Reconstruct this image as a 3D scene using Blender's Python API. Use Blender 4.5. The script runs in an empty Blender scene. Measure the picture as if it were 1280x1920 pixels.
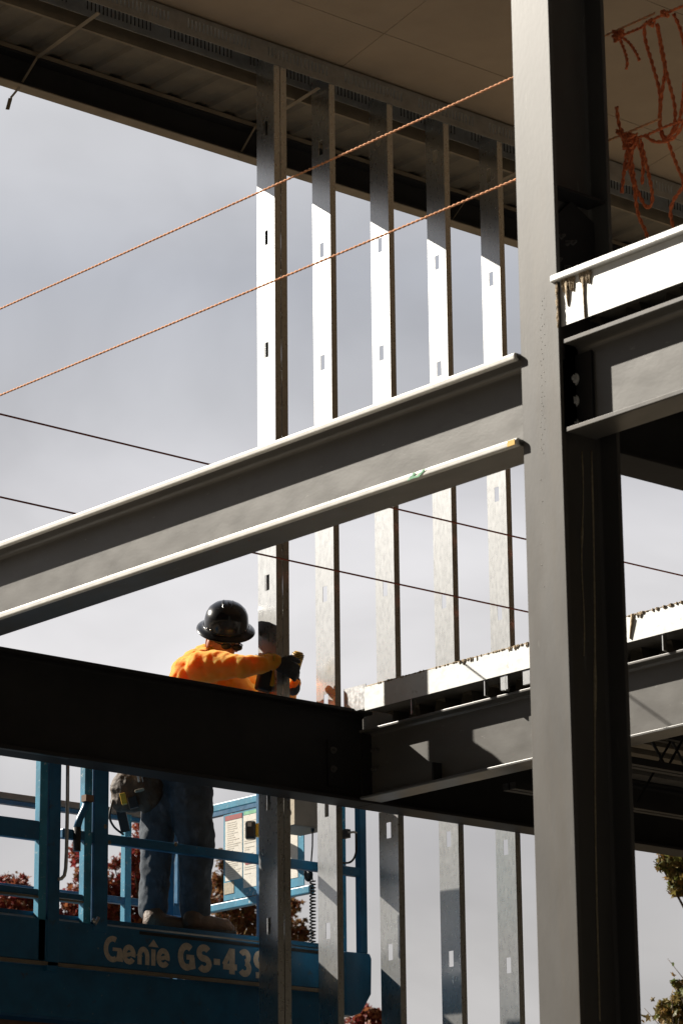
import bpy, bmesh, math, random
from mathutils import Vector, Matrix, noise
R=math.radians; random.seed(7)
S=bpy.context.scene; COL=S.collection
# ------------------------------------------------------------------ camera frame (telephoto, looking up)
F_PX=5772.25
yaw,pitch,roll=R(-49.164),R(16.134),R(-.6193)
FW=Vector((math.sin(yaw)*math.cos(pitch),math.cos(yaw)*math.cos(pitch),math.sin(pitch)))
R0=Vector((math.cos(yaw),-math.sin(yaw),0)); U0=R0.cross(FW)
RT=R0*math.cos(roll)+U0*math.sin(roll); UP=-R0*math.sin(roll)+U0*math.cos(roll)
def ray(x,y): return FW+RT*((x-640)/F_PX)-UP*((y-960)/F_PX)
def onx(x,y,X): r=ray(x,y); return r*(X/r.x)      # survey helpers: photo measurement -> point on a known plane
def ony(x,y,Y): r=ray(x,y); return r*(Y/r.y)
def atd(x,y,d): return ray(x,y)*d
SR=Vector((math.cos(yaw),-math.sin(yaw),0)); TC=Vector((-math.sin(yaw),-math.cos(yaw),0)); ZZ=Vector((0,0,1))
cam=bpy.data.cameras.new('camera'); co=bpy.data.objects.new('camera',cam); COL.objects.link(co)
cam.sensor_fit='VERTICAL'; cam.sensor_height=36; cam.lens=36*F_PX/1920; cam.clip_end=3000; cam.clip_start=.1
co.matrix_world=Matrix((( RT.x,UP.x,-FW.x,0),(RT.y,UP.y,-FW.y,0),(RT.z,UP.z,-FW.z,0),(0,0,0,1)))
cam.dof.use_dof=True; cam.dof.focus_distance=15.8; cam.dof.aperture_fstop=8
S.camera=co
GZ=-1.6
# ------------------------------------------------------------------ materials
def mat(name,col,rough=.5,metal=0,var=.15,scale=6,bump=0,bscale=40,col2=None,stretch=(1,1,1),spec=.5,aniso=0,rvar=0,coat=0):
    m=bpy.data.materials.new(name); m.use_nodes=True; n=m.node_tree; N=n.nodes; L=n.links
    b=N['Principled BSDF']; tc=N.new('ShaderNodeTexCoord'); mp=N.new('ShaderNodeMapping'); mp.inputs['Scale'].default_value=stretch
    geo=N.new('ShaderNodeNewGeometry'); L.new(geo.outputs['Position'],mp.inputs['Vector'])
    nz=N.new('ShaderNodeTexNoise'); nz.inputs['Scale'].default_value=scale; nz.inputs['Detail'].default_value=7; nz.inputs['Roughness'].default_value=.62
    L.new(mp.outputs[0],nz.inputs['Vector'])
    rp=N.new('ShaderNodeValToRGB'); rp.color_ramp.elements[0].position=.32; rp.color_ramp.elements[1].position=.7
    c2=col2 or tuple(c*(1-var) for c in col); c1=tuple(min(1,c*(1+var*.6)) for c in col)
    rp.color_ramp.elements[0].color=(*c2,1); rp.color_ramp.elements[1].color=(*c1,1)
    L.new(nz.outputs['Fac'],rp.inputs['Fac']); L.new(rp.outputs[0],b.inputs['Base Color'])
    b.inputs['Roughness'].default_value=rough; b.inputs['Metallic'].default_value=metal; b.inputs['Specular IOR Level'].default_value=spec
    if coat: b.inputs['Coat Weight'].default_value=coat; b.inputs['Coat Roughness'].default_value=.15
    if aniso: b.inputs['Anisotropic'].default_value=aniso
    if rvar:
        mr=N.new('ShaderNodeMapRange'); mr.inputs['To Min'].default_value=rough-rvar; mr.inputs['To Max'].default_value=rough+rvar
        mr.inputs['From Min'].default_value=.3; mr.inputs['From Max'].default_value=.7
        n2=N.new('ShaderNodeTexNoise'); n2.inputs['Scale'].default_value=scale*3; n2.inputs['Detail'].default_value=5; L.new(mp.outputs[0],n2.inputs['Vector'])
        L.new(n2.outputs['Fac'],mr.inputs['Value']); L.new(mr.outputs[0],b.inputs['Roughness'])
    if bump:
        nb=N.new('ShaderNodeTexNoise'); nb.inputs['Scale'].default_value=bscale; nb.inputs['Detail'].default_value=4
        L.new(mp.outputs[0],nb.inputs['Vector'])
        bp=N.new('ShaderNodeBump'); bp.inputs['Strength'].default_value=bump; bp.inputs['Distance'].default_value=.01
        L.new(nb.outputs['Fac'],bp.inputs['Height']); L.new(bp.outputs[0],b.inputs['Normal'])
    return m
def mixin(m,col,scale,lo,hi,stretch=(1,1,1),rough=None,voro=False):
    """blend a second colour over the base with a noise mask (wear, dirt, runs)"""
    N=m.node_tree.nodes; L=m.node_tree.links; b=N['Principled BSDF']
    src=b.inputs['Base Color'].links[0].from_socket
    g=N.new('ShaderNodeNewGeometry'); mp=N.new('ShaderNodeMapping'); mp.inputs['Scale'].default_value=stretch; L.new(g.outputs['Position'],mp.inputs['Vector'])
    t=N.new('ShaderNodeTexNoise'); t.inputs['Scale'].default_value=scale; t.inputs['Detail'].default_value=8; t.inputs['Roughness'].default_value=.65
    L.new(mp.outputs[0],t.inputs['Vector'])
    r=N.new('ShaderNodeMapRange'); r.inputs['From Min'].default_value=lo; r.inputs['From Max'].default_value=hi; L.new(t.outputs['Fac'],r.inputs['Value'])
    mx=N.new('ShaderNodeMix'); mx.data_type='RGBA'; L.new(r.outputs[0],mx.inputs['Factor']); L.new(src,mx.inputs['A']); mx.inputs['B'].default_value=(*col,1)
    L.new(mx.outputs['Result'],b.inputs['Base Color'])
    return m
steel=mat('grey_primer_steel',(.115,.11,.104),.41,0,.22,3.2,.02,90,stretch=(1,1,.35),rvar=.03,spec=.38)
mixin(steel,(.10,.095,.088),9,.58,.74,(1,1,.4)); mixin(steel,(.115,.095,.07),2.2,.55,.75,(1,1,.12)); mixin(steel,(.20,.195,.18),26,.64,.74,(1,1,.12))
steel_b=mat('grey_primer_beam_steel',(.12,.115,.106),.38,0,.14,4,.02,90,stretch=(.5,1,1),rvar=.04,spec=.55)
mixin(steel_b,(.10,.092,.085),14,.58,.74,(.5,1,1)); mixin(steel_b,(.22,.21,.195),34,.66,.74,(.4,1,1))
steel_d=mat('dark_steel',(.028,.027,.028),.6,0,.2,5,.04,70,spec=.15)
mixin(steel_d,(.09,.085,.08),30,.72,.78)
galv=mat('galvanised_steel',(.82,.828,.83),.28,1,.04,22,.012,60,rvar=.012,stretch=(1,1,.35))
mixin(galv,(.70,.71,.715),50,.55,.72)
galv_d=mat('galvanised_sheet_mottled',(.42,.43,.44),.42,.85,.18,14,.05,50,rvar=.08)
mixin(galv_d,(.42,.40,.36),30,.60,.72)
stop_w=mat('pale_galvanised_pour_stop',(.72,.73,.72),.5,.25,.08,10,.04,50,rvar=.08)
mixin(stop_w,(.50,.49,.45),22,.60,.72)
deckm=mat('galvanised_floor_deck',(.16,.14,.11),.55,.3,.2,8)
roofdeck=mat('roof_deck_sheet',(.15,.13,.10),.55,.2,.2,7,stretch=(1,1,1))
toe_c=mat('pale_spatter',(.42,.40,.36),.5)
conc=mat('hardened_concrete_slurry',(.48,.38,.26),.95,0,.5,60,.9,120)
conc_l=mat('dried_cement_run',(.50,.42,.28),.9,0,.3,60,.4,120)
slab=mat('concrete',(.17,.16,.145),.9,0,.2,5,.3,60)
slabd=mat('dark_concrete',(.07,.066,.06),.9,0,.3,3,.3,60)  # floor slab concrete, kept dark so it bounces less sun onto shaded steel
orange=mat('orange_rope_fibre',(.88,.44,.22),.8,0,.3,160,.3,300,col2=(.55,.22,.10))
orange_t=mat('orange_tangled_rope_fibre',(.78,.22,.07),.85,0,.4,90,.3,300,col2=(.45,.09,.04))
darkrope=mat('red_brown_line',(.34,.09,.05),.8,0,.3,100)
blue=mat('blue_lift_paint',(.006,.11,.235),.42,0,.25,8,.04,60,rvar=.06)
mixin(blue,(.20,.23,.22),45,.66,.72); mixin(blue,(.05,.045,.04),12,.62,.75)
blue_l=mat('scuffed_light_blue_paint',(.03,.24,.38),.45,0,.3,9,.04,60); mixin(blue_l,(.45,.50,.50),40,.6,.68)
black=mat('black_plastic',(.012,.012,.013),.45,0,.3,20)
hatm=mat('black_hard_hat_shell',(.010,.010,.011),.22,0,.3,30,.03,40,coat=.5); mixin(hatm,(.06,.05,.045),30,.64,.72)
yellow=mat('yellow_tool_plastic',(.65,.36,.02),.5,0,.2,30)
yellowp=mat('yellow_paint_mark',(.78,.45,.03),.6,0,.15,30)
green=mat('green_paint_mark',(.20,.50,.30),.7,0,.3,40)
letter=mat('cream_lettering',(.52,.45,.36),.7,0,.25,40)
shirt=mat('orange_work_shirt',(1,.37,.03),.85,0,.10,12,.0,40)
_sb=shirt.node_tree.nodes['Principled BSDF']; _sb.inputs['Subsurface Weight'].default_value=.85; _sb.inputs['Subsurface Radius'].default_value=(.15,.065,.015); _sb.inputs['Subsurface Scale'].default_value=.8
shirt.node_tree.nodes['Principled BSDF'].inputs['Sheen Weight'].default_value=1; shirt.node_tree.nodes['Principled BSDF'].inputs['Sheen Tint'].default_value=(1,.5,.18,1)
jeans=mat('blue_denim',(.06,.072,.088),.9,0,.35,14,.3,300); mixin(jeans,(.17,.20,.24),9,.55,.75,(1,1,.5))
skin=mat('skin',(.46,.20,.12),.55,0,.15,30)
hair=mat('dark_hair',(.02,.014,.01),.7,0,.3,80,.5,200)
glove=mat('charcoal_work_glove',(.05,.05,.053),.8,0,.3,60,.4,120)
boot=mat('tan_leather',(.12,.065,.035),.6,0,.3,18,.3,90)
sole=mat('boot_sole_rubber',(.04,.035,.03),.8)
leather=mat('brown_tool_leather',(.075,.045,.025),.7,0,.4,20,.3,80)
decal=mat('weathered_white_decal',(.72,.68,.60),.6,0,.12,25); mixin(decal,(.35,.30,.26),70,.58,.64,(1,1,4))
decalt=mat('decal_tan',(.42,.36,.26),.6,0,.3,60)
decal_f=mat('faint_print',(.56,.51,.43),.6)
redm=mat('faded_red_print',(.32,.05,.05),.6,0,.2,40)
chrome=mat('bare_steel_rod',(.55,.54,.52),.35,.9,.15,30)
greybox=mat('grey_box_enamel',(.20,.18,.155),.55,0,.15,12)
rust=mat('rusty_brown_steel',(.16,.09,.05),.75,0,.4,9,.1,50)
rubber=mat('tyre_rubber',(.03,.03,.03),.85)
bark=mat('bark',(.10,.075,.055),.95,0,.4,12,.8,30,stretch=(1,1,.3))
lip_br=mat('brown_primer_flange',(.20,.16,.11),.6,0,.25,6,.04,60)
def leafmat(name,cols):
    m=bpy.data.materials.new(name); m.use_nodes=True; N=m.node_tree.nodes; L=m.node_tree.links; b=N['Principled BSDF']
    g=N.new('ShaderNodeNewGeometry'); rp=N.new('ShaderNodeValToRGB'); rp.color_ramp.interpolation='LINEAR'
    e=rp.color_ramp.elements; e[0].color=(*cols[0],1); e[1].color=(*cols[-1],1)
    for i,c in enumerate(cols[1:-1]): x=e.new((i+1)/(len(cols)-1)); x.color=(*c,1)
    L.new(g.outputs['Random Per Island'],rp.inputs[0]); L.new(rp.outputs[0],b.inputs['Base Color']); b.inputs['Roughness'].default_value=.55
    tr=N.new('ShaderNodeBsdfTranslucent'); mx=N.new('ShaderNodeMixShader'); mx.inputs[0].default_value=.35
    L.new(rp.outputs[0],tr.inputs[0]); L.new(b.outputs[0],mx.inputs[1]); L.new(tr.outputs[0],mx.inputs[2]); L.new(mx.outputs[0],N['Material Output'].inputs[0])
    return m
leaf_r=leafmat('red_maple_leaves',[(.15,.03,.035),(.32,.05,.05),(.22,.06,.04),(.36,.12,.05),(.17,.10,.05)])
leaf_o=leafmat('rusty_maple_leaves',[(.15,.05,.03),(.27,.09,.04),(.16,.11,.05),(.30,.15,.06),(.13,.11,.05)])
leaf_g=leafmat('green_bronze_leaves',[(.09,.13,.03),(.20,.19,.05),(.30,.16,.05),(.12,.13,.04),(.36,.24,.10)])
# soffit boards: seams are real joints between sheets, drawn as narrow gaps with taper
def boardmat():
    m=mat('brown_faced_sheathing_board',(.34,.26,.18),.85,0,.12,2.2,.04,30)
    return m
board=boardmat()
gm=mat('dry_brown_ground',(.19,.15,.10),.95,0,.35,.35,.6,3)
asph=mat('added_dark_asphalt',(.03,.03,.03),.9,0,.2,3,.3,60)
# ------------------------------------------------------------------ mesh builder
class MB:
    def __init__(s): s.v=[]; s.f=[]
    def add(s,vs,fs):
        o=len(s.v); s.v+=[Vector(v) for v in vs]; s.f+=[tuple(i+o for i in f) for f in fs]; return s
    def box(s,a,b):
        x0,y0,z0=a; x1,y1,z1=b
        return s.add([(x0,y0,z0),(x1,y0,z0),(x1,y1,z0),(x0,y1,z0),(x0,y0,z1),(x1,y0,z1),(x1,y1,z1),(x0,y1,z1)],
            [(0,3,2,1),(4,5,6,7),(0,1,5,4),(1,2,6,5),(2,3,7,6),(3,0,4,7)])
    def prism(s,poly,ax,a,b):
        """extrude polygon along axis ax from a to b; poly coordinates are the two remaining axes in order"""
        def P(p,t):
            return {'x':(t,p[0],p[1]),'y':(p[0],t,p[1]),'z':(p[0],p[1],t)}[ax]
        n=len(poly); vs=[P(p,a) for p in poly]+[P(p,b) for p in poly]
        fs=[tuple(range(n)),tuple(range(2*n-1,n-1,-1))]+[(i,i+n,(i+1)%n+n,(i+1)%n) for i in range(n)]
        return s.add(vs,fs)
    def tube(s,pts,r,n=8,cap=True):
        pts=[Vector(p) for p in pts]; rs=r if isinstance(r,(list,tuple)) else [r]*len(pts)
        t=(pts[1]-pts[0]).normalized(); u=t.orthogonal().normalized(); rings=[]
        for i,p in enumerate(pts):
            if i==0: d=pts[1]-pts[0]
            elif i==len(pts)-1: d=pts[-1]-pts[-2]
            else: d=(pts[i+1]-pts[i]).normalized()+(pts[i]-pts[i-1]).normalized()
            if d.length<1e-9: d=t
            d=d.normalized(); u=(u-d*u.dot(d)).normalized(); w=d.cross(u)
            rings.append([p+(u*math.cos(2*math.pi*k/n)+w*math.sin(2*math.pi*k/n))*rs[i] for k in range(n)])
        vs=[v for rg in rings for v in rg]; fs=[]
        for i in range(len(rings)-1):
            for k in range(n): fs.append((i*n+k,i*n+(k+1)%n,(i+1)*n+(k+1)%n,(i+1)*n+k))
        if cap: fs+= [tuple(range(n-1,-1,-1)),tuple((len(rings)-1)*n+k for k in range(n))]
        return s.add(vs,fs)
    def bar(s,a,b,w,h,up=(0,0,1)):
        a=Vector(a); b=Vector(b); d=(b-a).normalized(); up=Vector(up); sd=d.cross(up).normalized(); u=sd.cross(d).normalized()
        c=[sd*x*w/2+u*y*h/2 for x,y in ((-1,-1),(1,-1),(1,1),(-1,1))]
        return s.add([a+q for q in c]+[b+q for q in c],[(0,1,2,3),(7,6,5,4),(0,4,5,1),(1,5,6,2),(2,6,7,3),(3,7,4,0)])
    def ell(s,c,r,M=None,nu=16,nv=10):
        M=M or Matrix.Identity(3); vs=[];fs=[]; c=Vector(c)
        for j in range(1,nv):
            ph=math.pi*j/nv
            for i in range(nu):
                th=2*math.pi*i/nu
                vs.append(c+M@Vector((r[0]*math.sin(ph)*math.cos(th),r[1]*math.sin(ph)*math.sin(th),r[2]*math.cos(ph))))
        vs+= [c+M@Vector((0,0,r[2])),c+M@Vector((0,0,-r[2]))]; T=len(vs)-2
        for j in range(nv-2):
            for i in range(nu): fs.append((j*nu+i,(j+1)*nu+i,(j+1)*nu+(i+1)%nu,j*nu+(i+1)%nu))
        for i in range(nu): fs.append((T,i,(i+1)%nu)); fs.append((T+1,(nv-2)*nu+(i+1)%nu,(nv-2)*nu+i))
        return s.add(vs,fs)
    def cap(s,pts,rs,n=14):
        """chain of tapered capsules (for remeshed bodies)"""
        for i in range(len(pts)-1):
            a,b=Vector(pts[i]),Vector(pts[i+1]); s.tube([a,b],[rs[i],rs[i+1]],n)
        for p,r in zip(pts,rs): s.ell(p,(r,r,r),None,12,8)
        return s
    def lathe(s,prof,M,c,n=32,sx=1,sy=1):
        c=Vector(c); vs=[];fs=[]
        for r,z in prof:
            for k in range(n):
                a=2*math.pi*k/n; vs.append(c+M@Vector((r*sx*math.cos(a),r*sy*math.sin(a),z)))
        for j in range(len(prof)-1):
            for k in range(n): fs.append((j*n+k,j*n+(k+1)%n,(j+1)*n+(k+1)%n,(j+1)*n+k))
        return s.add(vs,fs)
    def build(s,name,m,parent=None,loc=None,smooth=False,bevel=0,label=None):
        o0=Vector(parent['_loc']) if parent is not None and '_loc' in parent else Vector(loc or (0,0,0))
        me=bpy.data.meshes.new(name); me.from_pydata([v-o0 for v in s.v],[],s.f); me.validate(); 
        bm=bmesh.new(); bm.from_mesh(me); bmesh.ops.recalc_face_normals(bm,faces=bm.faces); bm.to_mesh(me); bm.free()
        if smooth:
            for p in me.polygons: p.use_smooth=True
        me.materials.append(m); o=bpy.data.objects.new(name,me); COL.objects.link(o)
        o['_loc']=tuple(o0)
        if parent is not None: o.parent=parent
        else: o.location=o0
        if bevel:
            b=o.modifiers.new('bevel','BEVEL'); b.width=bevel; b.segments=2 if bevel<.009 else 4; b.limit_method='ANGLE'; b.angle_limit=R(40)
        if label: o['label']=label
        return o
def tag(o,label=None,cat=None,group=None,kind=None):
    if label: o['label']=label
    if cat: o['category']=cat
    if group: o['group']=group
    if kind: o['kind']=kind
    return o
def thing(name,loc,label,cat,group=None):
    o=bpy.data.objects.new(name,None); COL.objects.link(o); o.location=loc; o['_loc']=tuple(loc); o.empty_display_size=.1
    return tag(o,label,cat,group)
def ipoly(c,h0,h1,bf,tf,tw,k=.012):
    """I profile, flanges horizontal: returns (across,z) with root fillets"""
    a=bf/2; t=tw/2
    return [(c-a,h0),(c+a,h0),(c+a,h0+tf),(c+t+k,h0+tf),(c+t,h0+tf+k),(c+t,h1-tf-k),(c+t+k,h1-tf),(c+a,h1-tf),(c+a,h1),
            (c-a,h1),(c-a,h1-tf),(c-t-k,h1-tf),(c-t,h1-tf-k),(c-t,h0+tf+k),(c-t-k,h0+tf),(c-a,h0+tf)]
def prism_concave(poly,ax,a,b): 
    m=MB(); m.prism(poly,ax,a,b); return m
def bolt(parent,p,nrm,r=.016,m=steel_d):
    n=Vector(nrm).normalized(); u=n.orthogonal().normalized(); w=n.cross(u); mb=MB(); p=Vector(p)
    for rr,h0,h1,k in ((r*1.35,0,.003,16),(r,.003,.015,6),(r*.55,.015,.022,10)):
        a=[p+n*h0+(u*math.cos(2*math.pi*i/k)+w*math.sin(2*math.pi*i/k))*rr for i in range(k)]
        b=[q+n*(h1-h0) for q in a]
        mb.add(a+b,[tuple(range(k)),tuple(range(2*k-1,k-1,-1))]+[(i,i+k,(i+1)%k+k,(i+1)%k) for i in range(k)])
    return mb.build('bolt',m,parent)

# ------------------------------------------------------------------ ground
g=MB(); n=60
vs=[];fs=[]
for j in range(n+1):
    for i in range(n+1):
        x=-600+1200*i/n; y=-600+1200*j/n; vs.append((x,y,GZ+(noise.noise(Vector((x*.02,y*.02,0)))*.6 if abs(x+15)+abs(y-12)>70 else 0)-.02*0))
for j in range(n):
    for i in range(n): fs.append((j*(n+1)+i,j*(n+1)+i+1,(j+1)*(n+1)+i+1,(j+1)*(n+1)+i))
tag(g.add(vs,fs).build('ground',gm,None,(0,0,0)),kind='structure')
tag(MB().box((-9.5,-80,GZ-.2),(90,5.9,GZ+.012)).build('added_pavement',asph,None,(0,0,0)),kind='structure')  # unseen dark lot, added to cut sunlight bounced up from the ground
tag(MB().box((-11.6,6,GZ+.004),(14,30,GZ+.15)).build('building_floor_slab',slabd,None,(0,0,0)),kind='structure')

# ------------------------------------------------------------------ main column
XC,YC=-7.574,7.611; BW,DP=.203,.303; xc=XC-BW/2; yc=YC+DP/2
col=thing('steel_column',(xc,yc,GZ+.15),'tall grey steel I column in front, right of the long sunlit beam','column')
tf,tw=.018,.011
def cpoly():
    a=BW/2; t=tw/2; k=.01; y0,y1=YC,YC+DP
    return [(xc-a,y0),(xc+a,y0),(xc+a,y0+tf),(xc+t+k,y0+tf),(xc+t,y0+tf+k),(xc+t,y1-tf-k),(xc+t+k,y1-tf),(xc+a,y1-tf),(xc+a,y1),(xc-a,y1),(xc-a,y1-tf),(xc-t-k,y1-tf),(xc-t,y1-tf-k),(xc-t,y0+tf+k),(xc-t-k,y0+tf),(xc-a,y0+tf)]
MB().prism(cpoly(),'z',GZ+.17,6.6).build('shaft',steel,col,bevel=.003)
MB().box((xc-.22,yc-.25,GZ+.15),(xc+.22,yc+.25,GZ+.17)).build('base_plate',steel_d,col)
sp_=MB(); random.seed(9)
for i in range(46):
    q=ony(1014+random.uniform(-2,2)+(i%3==0)*5,560+i*7.5+random.uniform(-3,3) if i<40 else 900+(i-40)*40,YC); sp_.ell((q.x,YC-.0005,q.z),(.0014,.0008,.0016+.0012*random.random()),None,6,4)
sp_.build('weld_spatter',toe_c,col,smooth=True)
# gusset plates in the recess above the deck and slurry runs below it
gp=MB(); gp.prism([(YC+.02,4.02),(YC+.28,4.02),(YC+.28,4.30),(YC+.16,4.36),(YC+.02,4.22)],'x',xc+tw/2+.012,xc+tw/2+.024).build('gusset_plate',steel_d,col,bevel=.002)
MB().box((XC-.09,YC+.02,4.355),(XC+.0,YC+.27,4.365)).build('stiffener_plate',steel_d,col)
for yy,zz in ((.10,4.20),(.13,4.18),(.16,4.19),(.08,4.10),(.12,4.08),(.17,4.09)): bolt(col,(xc+tw/2+.024,YC+yy,zz),(1,0,0),.008,steel)
def run(px,y0,y1,wob,r,nm):
    pts=[];k=26
    for i in range(k):
        t=i/(k-1); yv=y0+(y1-y0)*t; xx=px(t)
        p=onx(xx,yv,xc+tw/2+.002); pts.append(p)
    rs=[r*(.6+.5*abs(noise.noise(Vector((i*.7,r*99,0))))+(.9 if nm and .38<i/k<.46 else 0)) for i in range(k)]
    return pts,rs
for fx,y0,y1,r in ((lambda t:1108+2*math.sin(t*7)+t*14,846,1915,0.0044),(lambda t:1090+2*math.sin(t*9)+t*3,846,1230,0.0031),(lambda t:1124+t*8,846,1120,0.0031),(lambda t:1140+t*14,850,1150,0.0031)):
    pts,rs=run(fx,y0,y1,0,r,r>.002); MB().tube(pts,rs,6).build('slurry_run',conc_l,col,smooth=True)

# ------------------------------------------------------------------ A-direction beams on the column
bl=thing('steel_beam',(-9.9,YC+.08,3.39),'long grey steel beam left of the column with green and yellow paint on its flange','beam')
yf=YC-.02; bfA=.192; cA=yf+bfA/2
MB().prism(ipoly(cA,3.391,3.752,bfA,.026,.012),'x',-14.5,-7.782).build('body',steel_b,bl,bevel=.010)
toe=mat('pale_painted_glare',(.82,.81,.77),.30,0,.12,14,.02,60); mixin(toe,(.55,.53,.49),40,.64,.74)  # sun glare along the flange edges, put into a pale colour
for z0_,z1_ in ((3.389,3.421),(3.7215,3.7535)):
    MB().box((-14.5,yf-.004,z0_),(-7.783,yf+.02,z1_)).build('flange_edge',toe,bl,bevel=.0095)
MB().box((-7.835,yf-.0065,3.3935),(-7.795,yf-.0035,3.4145)).build('yellow_paint_mark',yellowp,bl,label='yellow paint mark at the end of the lower flange')
gmk=MB(); 
for a,b,zz in ((-8.39,-8.355,0),(-8.345,-8.30,.0),(-8.375,-8.33,-.001)):
    gmk.add([(a,yf-.0065,3.393),(a+.02,yf-.0065,3.393),(b+.02,yf-.0065,3.416),(b,yf-.0065,3.416)] if zz==0 else [(a,yf-.0068,3.394),(b,yf-.0068,3.394),(b-.01,yf-.0068,3.402),(a+.005,yf-.0068,3.402)],[(0,1,2,3)])
gmk.build('green_paint_mark',green,bl,label='green paint stroke on the lower flange')
for i in range(6):
    q=ony(525+60*i-(i>2)*300,997-18*i+(i>2)*88,yf+.05); MB().box((q.x,yf+.05,3.3905),(q.x+.008,yf+.056,3.3912)).build('red_paint_dot',redm,bl)
br=thing('steel_beam',(-5.5,YC+.1,3.39),'grey steel I beam bolted to the right side of the column under the bright deck edge','beam')
yr=YC+.012; bfR=.155; cR=yr+bfR/2
MB().prism(ipoly(cR,3.391,3.748,bfR,.017,.010),'x',XC+.008,1.5).build('body',steel_b,br,bevel=.0079)
for z0_,z1_ in ((3.391,3.408),(3.731,3.748)):
    MB().box((XC+.012,yr-.003,z0_),(1.5,yr+.003,z1_)).build('flange_edge',steel,br,bevel=.002)
MB().box((XC-.09,cR-.017,3.43),(XC+.09,cR-.0055,3.70)).build('shear_plate',steel_d,br)
for py in (712,753,797):
    q=ony(1076,py,cR-.017); bolt(br,(q.x,cR-.017,q.z),(0,-1,0),.019,toe)
# right hand deck
rd=thing('upper_floor_deck',(-5.5,YC+.1,3.76),'concrete floor deck edge at right with bright white steel angle and brown concrete drips','floor deck')
ye=YC-.012
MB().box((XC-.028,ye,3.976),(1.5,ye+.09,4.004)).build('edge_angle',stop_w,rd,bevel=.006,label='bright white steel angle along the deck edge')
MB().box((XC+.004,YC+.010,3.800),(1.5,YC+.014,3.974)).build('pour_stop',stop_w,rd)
MB().box((XC+.1,YC+.03,3.83),(1.5,22,3.974)).build('slab',slab,rd)
def corr(x0,x1,y0,y1,z0,z1,pitch=.15,ax='y'):
    mb=MB(); x=x0; t=.0015
    while x<x1:
        p=[(x,z1),(x+pitch*.28,z1),(x+pitch*.38,z0),(x+pitch*.86,z0),(x+pitch*.96,z1),(x+pitch,z1)]
        pts=p+[(a,b-t*2) for a,b in reversed(p)]
        mb.prism(pts,'y',y0,y1) if ax=='y' else mb.prism(pts,'x',y0,y1)
        x+=pitch
    return mb
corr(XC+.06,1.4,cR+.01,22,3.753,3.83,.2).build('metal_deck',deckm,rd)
dr=MB(); random.seed(3)
def drips(mb,x0,x1,y,ztop,hmax,n,w=.006,side=-1):
    for i in range(n):
        x=x0+(x1-x0)*random.random(); h=hmax*random.random()**2+.006; ww=w*(.6+random.random())
        mb.tube([(x,y,ztop+.006),(x+random.uniform(-.003,.003),y,ztop-h*.5),(x+random.uniform(-.003,.003),y,ztop-h)],[ww,ww*.7,ww*.35],6)
        if random.random()<.6: mb.ell((x,y,ztop-h*.3),(ww*1.4,.004,ww*1.1),None,8,5)
drips(dr,XC+.02,XC+.085,YC+.008,3.972,.05,26); drips(dr,XC+.11,XC+.165,YC+.008,3.972,.045,22)
dr.tube([(XC+.043,YC+.008,3.972),(XC+.044,YC+.008,3.90),(XC+.045,YC+.008,3.868)],[.010,.006,.002],6)
dr.tube([(XC+.126,YC+.0085,3.972),(XC+.128,YC+.0085,3.88),(XC+.131,YC+.0085,3.80)],[.008,.0045,.005],6)
dr.tube([(XC+.145,YC+.008,3.972),(XC+.146,YC+.008,3.93)],[.007,.003],6)
dr.build('concrete_drips',conc,rd,smooth=True)
ds=MB(); 
for i in range(40):
    z=3.97-.17*random.random(); ds.ell((XC-.002+random.uniform(-.004,.004),YC-.001,z),(.004,.003,.005+.008*random.random()),None,7,5)
ds.build('concrete_splatter',conc,col,smooth=True)
# beam running back from the column under the right deck
bk=thing('steel_beam',(-7.72,9.2,3.39),'dark steel beam running away behind the column under the upper deck','beam')
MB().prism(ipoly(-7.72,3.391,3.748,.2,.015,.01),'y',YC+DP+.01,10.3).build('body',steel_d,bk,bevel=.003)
for xx in (-6.3,-4.9):
    j=thing('steel_beam',(xx,9.2,3.39),'dark secondary beam under the upper deck, %s from the column'%('first' if xx<-6 else 'second'),'beam')
    MB().prism(ipoly(xx,3.45,3.748,.14,.012,.008),'y',cR+.12,18).build('body',steel_d,j)

# ------------------------------------------------------------------ B-direction beam (dark, spans lower left)
XB=-11.98; bfB=.17; cB=XB-bfB/2
bb=thing('steel_beam',(cB,8,3.02),'wide black steel beam in shade crossing the lower left in front of the worker','beam')
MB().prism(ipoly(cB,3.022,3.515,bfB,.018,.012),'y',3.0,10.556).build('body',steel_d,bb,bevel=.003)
MB().box((XB-.03,7.95,3.0190),(XB-.004,8.6,3.0215)).build('flange_label',black,bb)
pl=MB().box((cB+.008,10.30,3.10),(cB+.02,10.40,3.34)); pl.build('shear_plate',steel_d,bb)
for z in (3.29,3.19):
    bolt(bb,(cB+.02,10.335,z),(1,0,0),.014,steel); 
bb2=thing('steel_beam',(cB,14,3.02),'dark steel beam carrying on beyond the corner under the lower floor deck','beam')
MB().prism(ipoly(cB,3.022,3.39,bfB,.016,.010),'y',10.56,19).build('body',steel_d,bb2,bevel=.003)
# A' beam and deck
YA=10.45; cP=YA+.075
ba=thing('steel_beam',(-9.5,cP,3.03),'grey steel beam with patches of sunlight below the galvanised deck edge, behind the column','beam')
MB().prism(ipoly(cP,3.030,3.398,.15,.014,.009),'x',XB+.01,-7.95).build('body',steel_b,ba,bevel=.003)
MB().box((XB+.02,cP-.075,3.05),(XB+.03,cP-.006,3.38)).build('end_plate',steel_d,ba)
for dx in (.05,.075):
    for z in (3.29,3.19): bolt(ba,(XB+dx,cP-.005,z),(0,-1,0),.012,steel)
MB().box((-11.42,YA+.01,3.05),(-11.41,cP-.006,3.14)).build('stiffener_plate',steel_d,ba)
fd=thing('lower_floor_deck',(-9.5,12,3.4),'lower floor deck with pale galvanised edge and rough slurry, between studs and column','floor deck')
MB().box((-11.885,10.418,3.486),(-7.9,10.422,3.613)).build('pour_stop',stop_w,fd)
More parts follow.
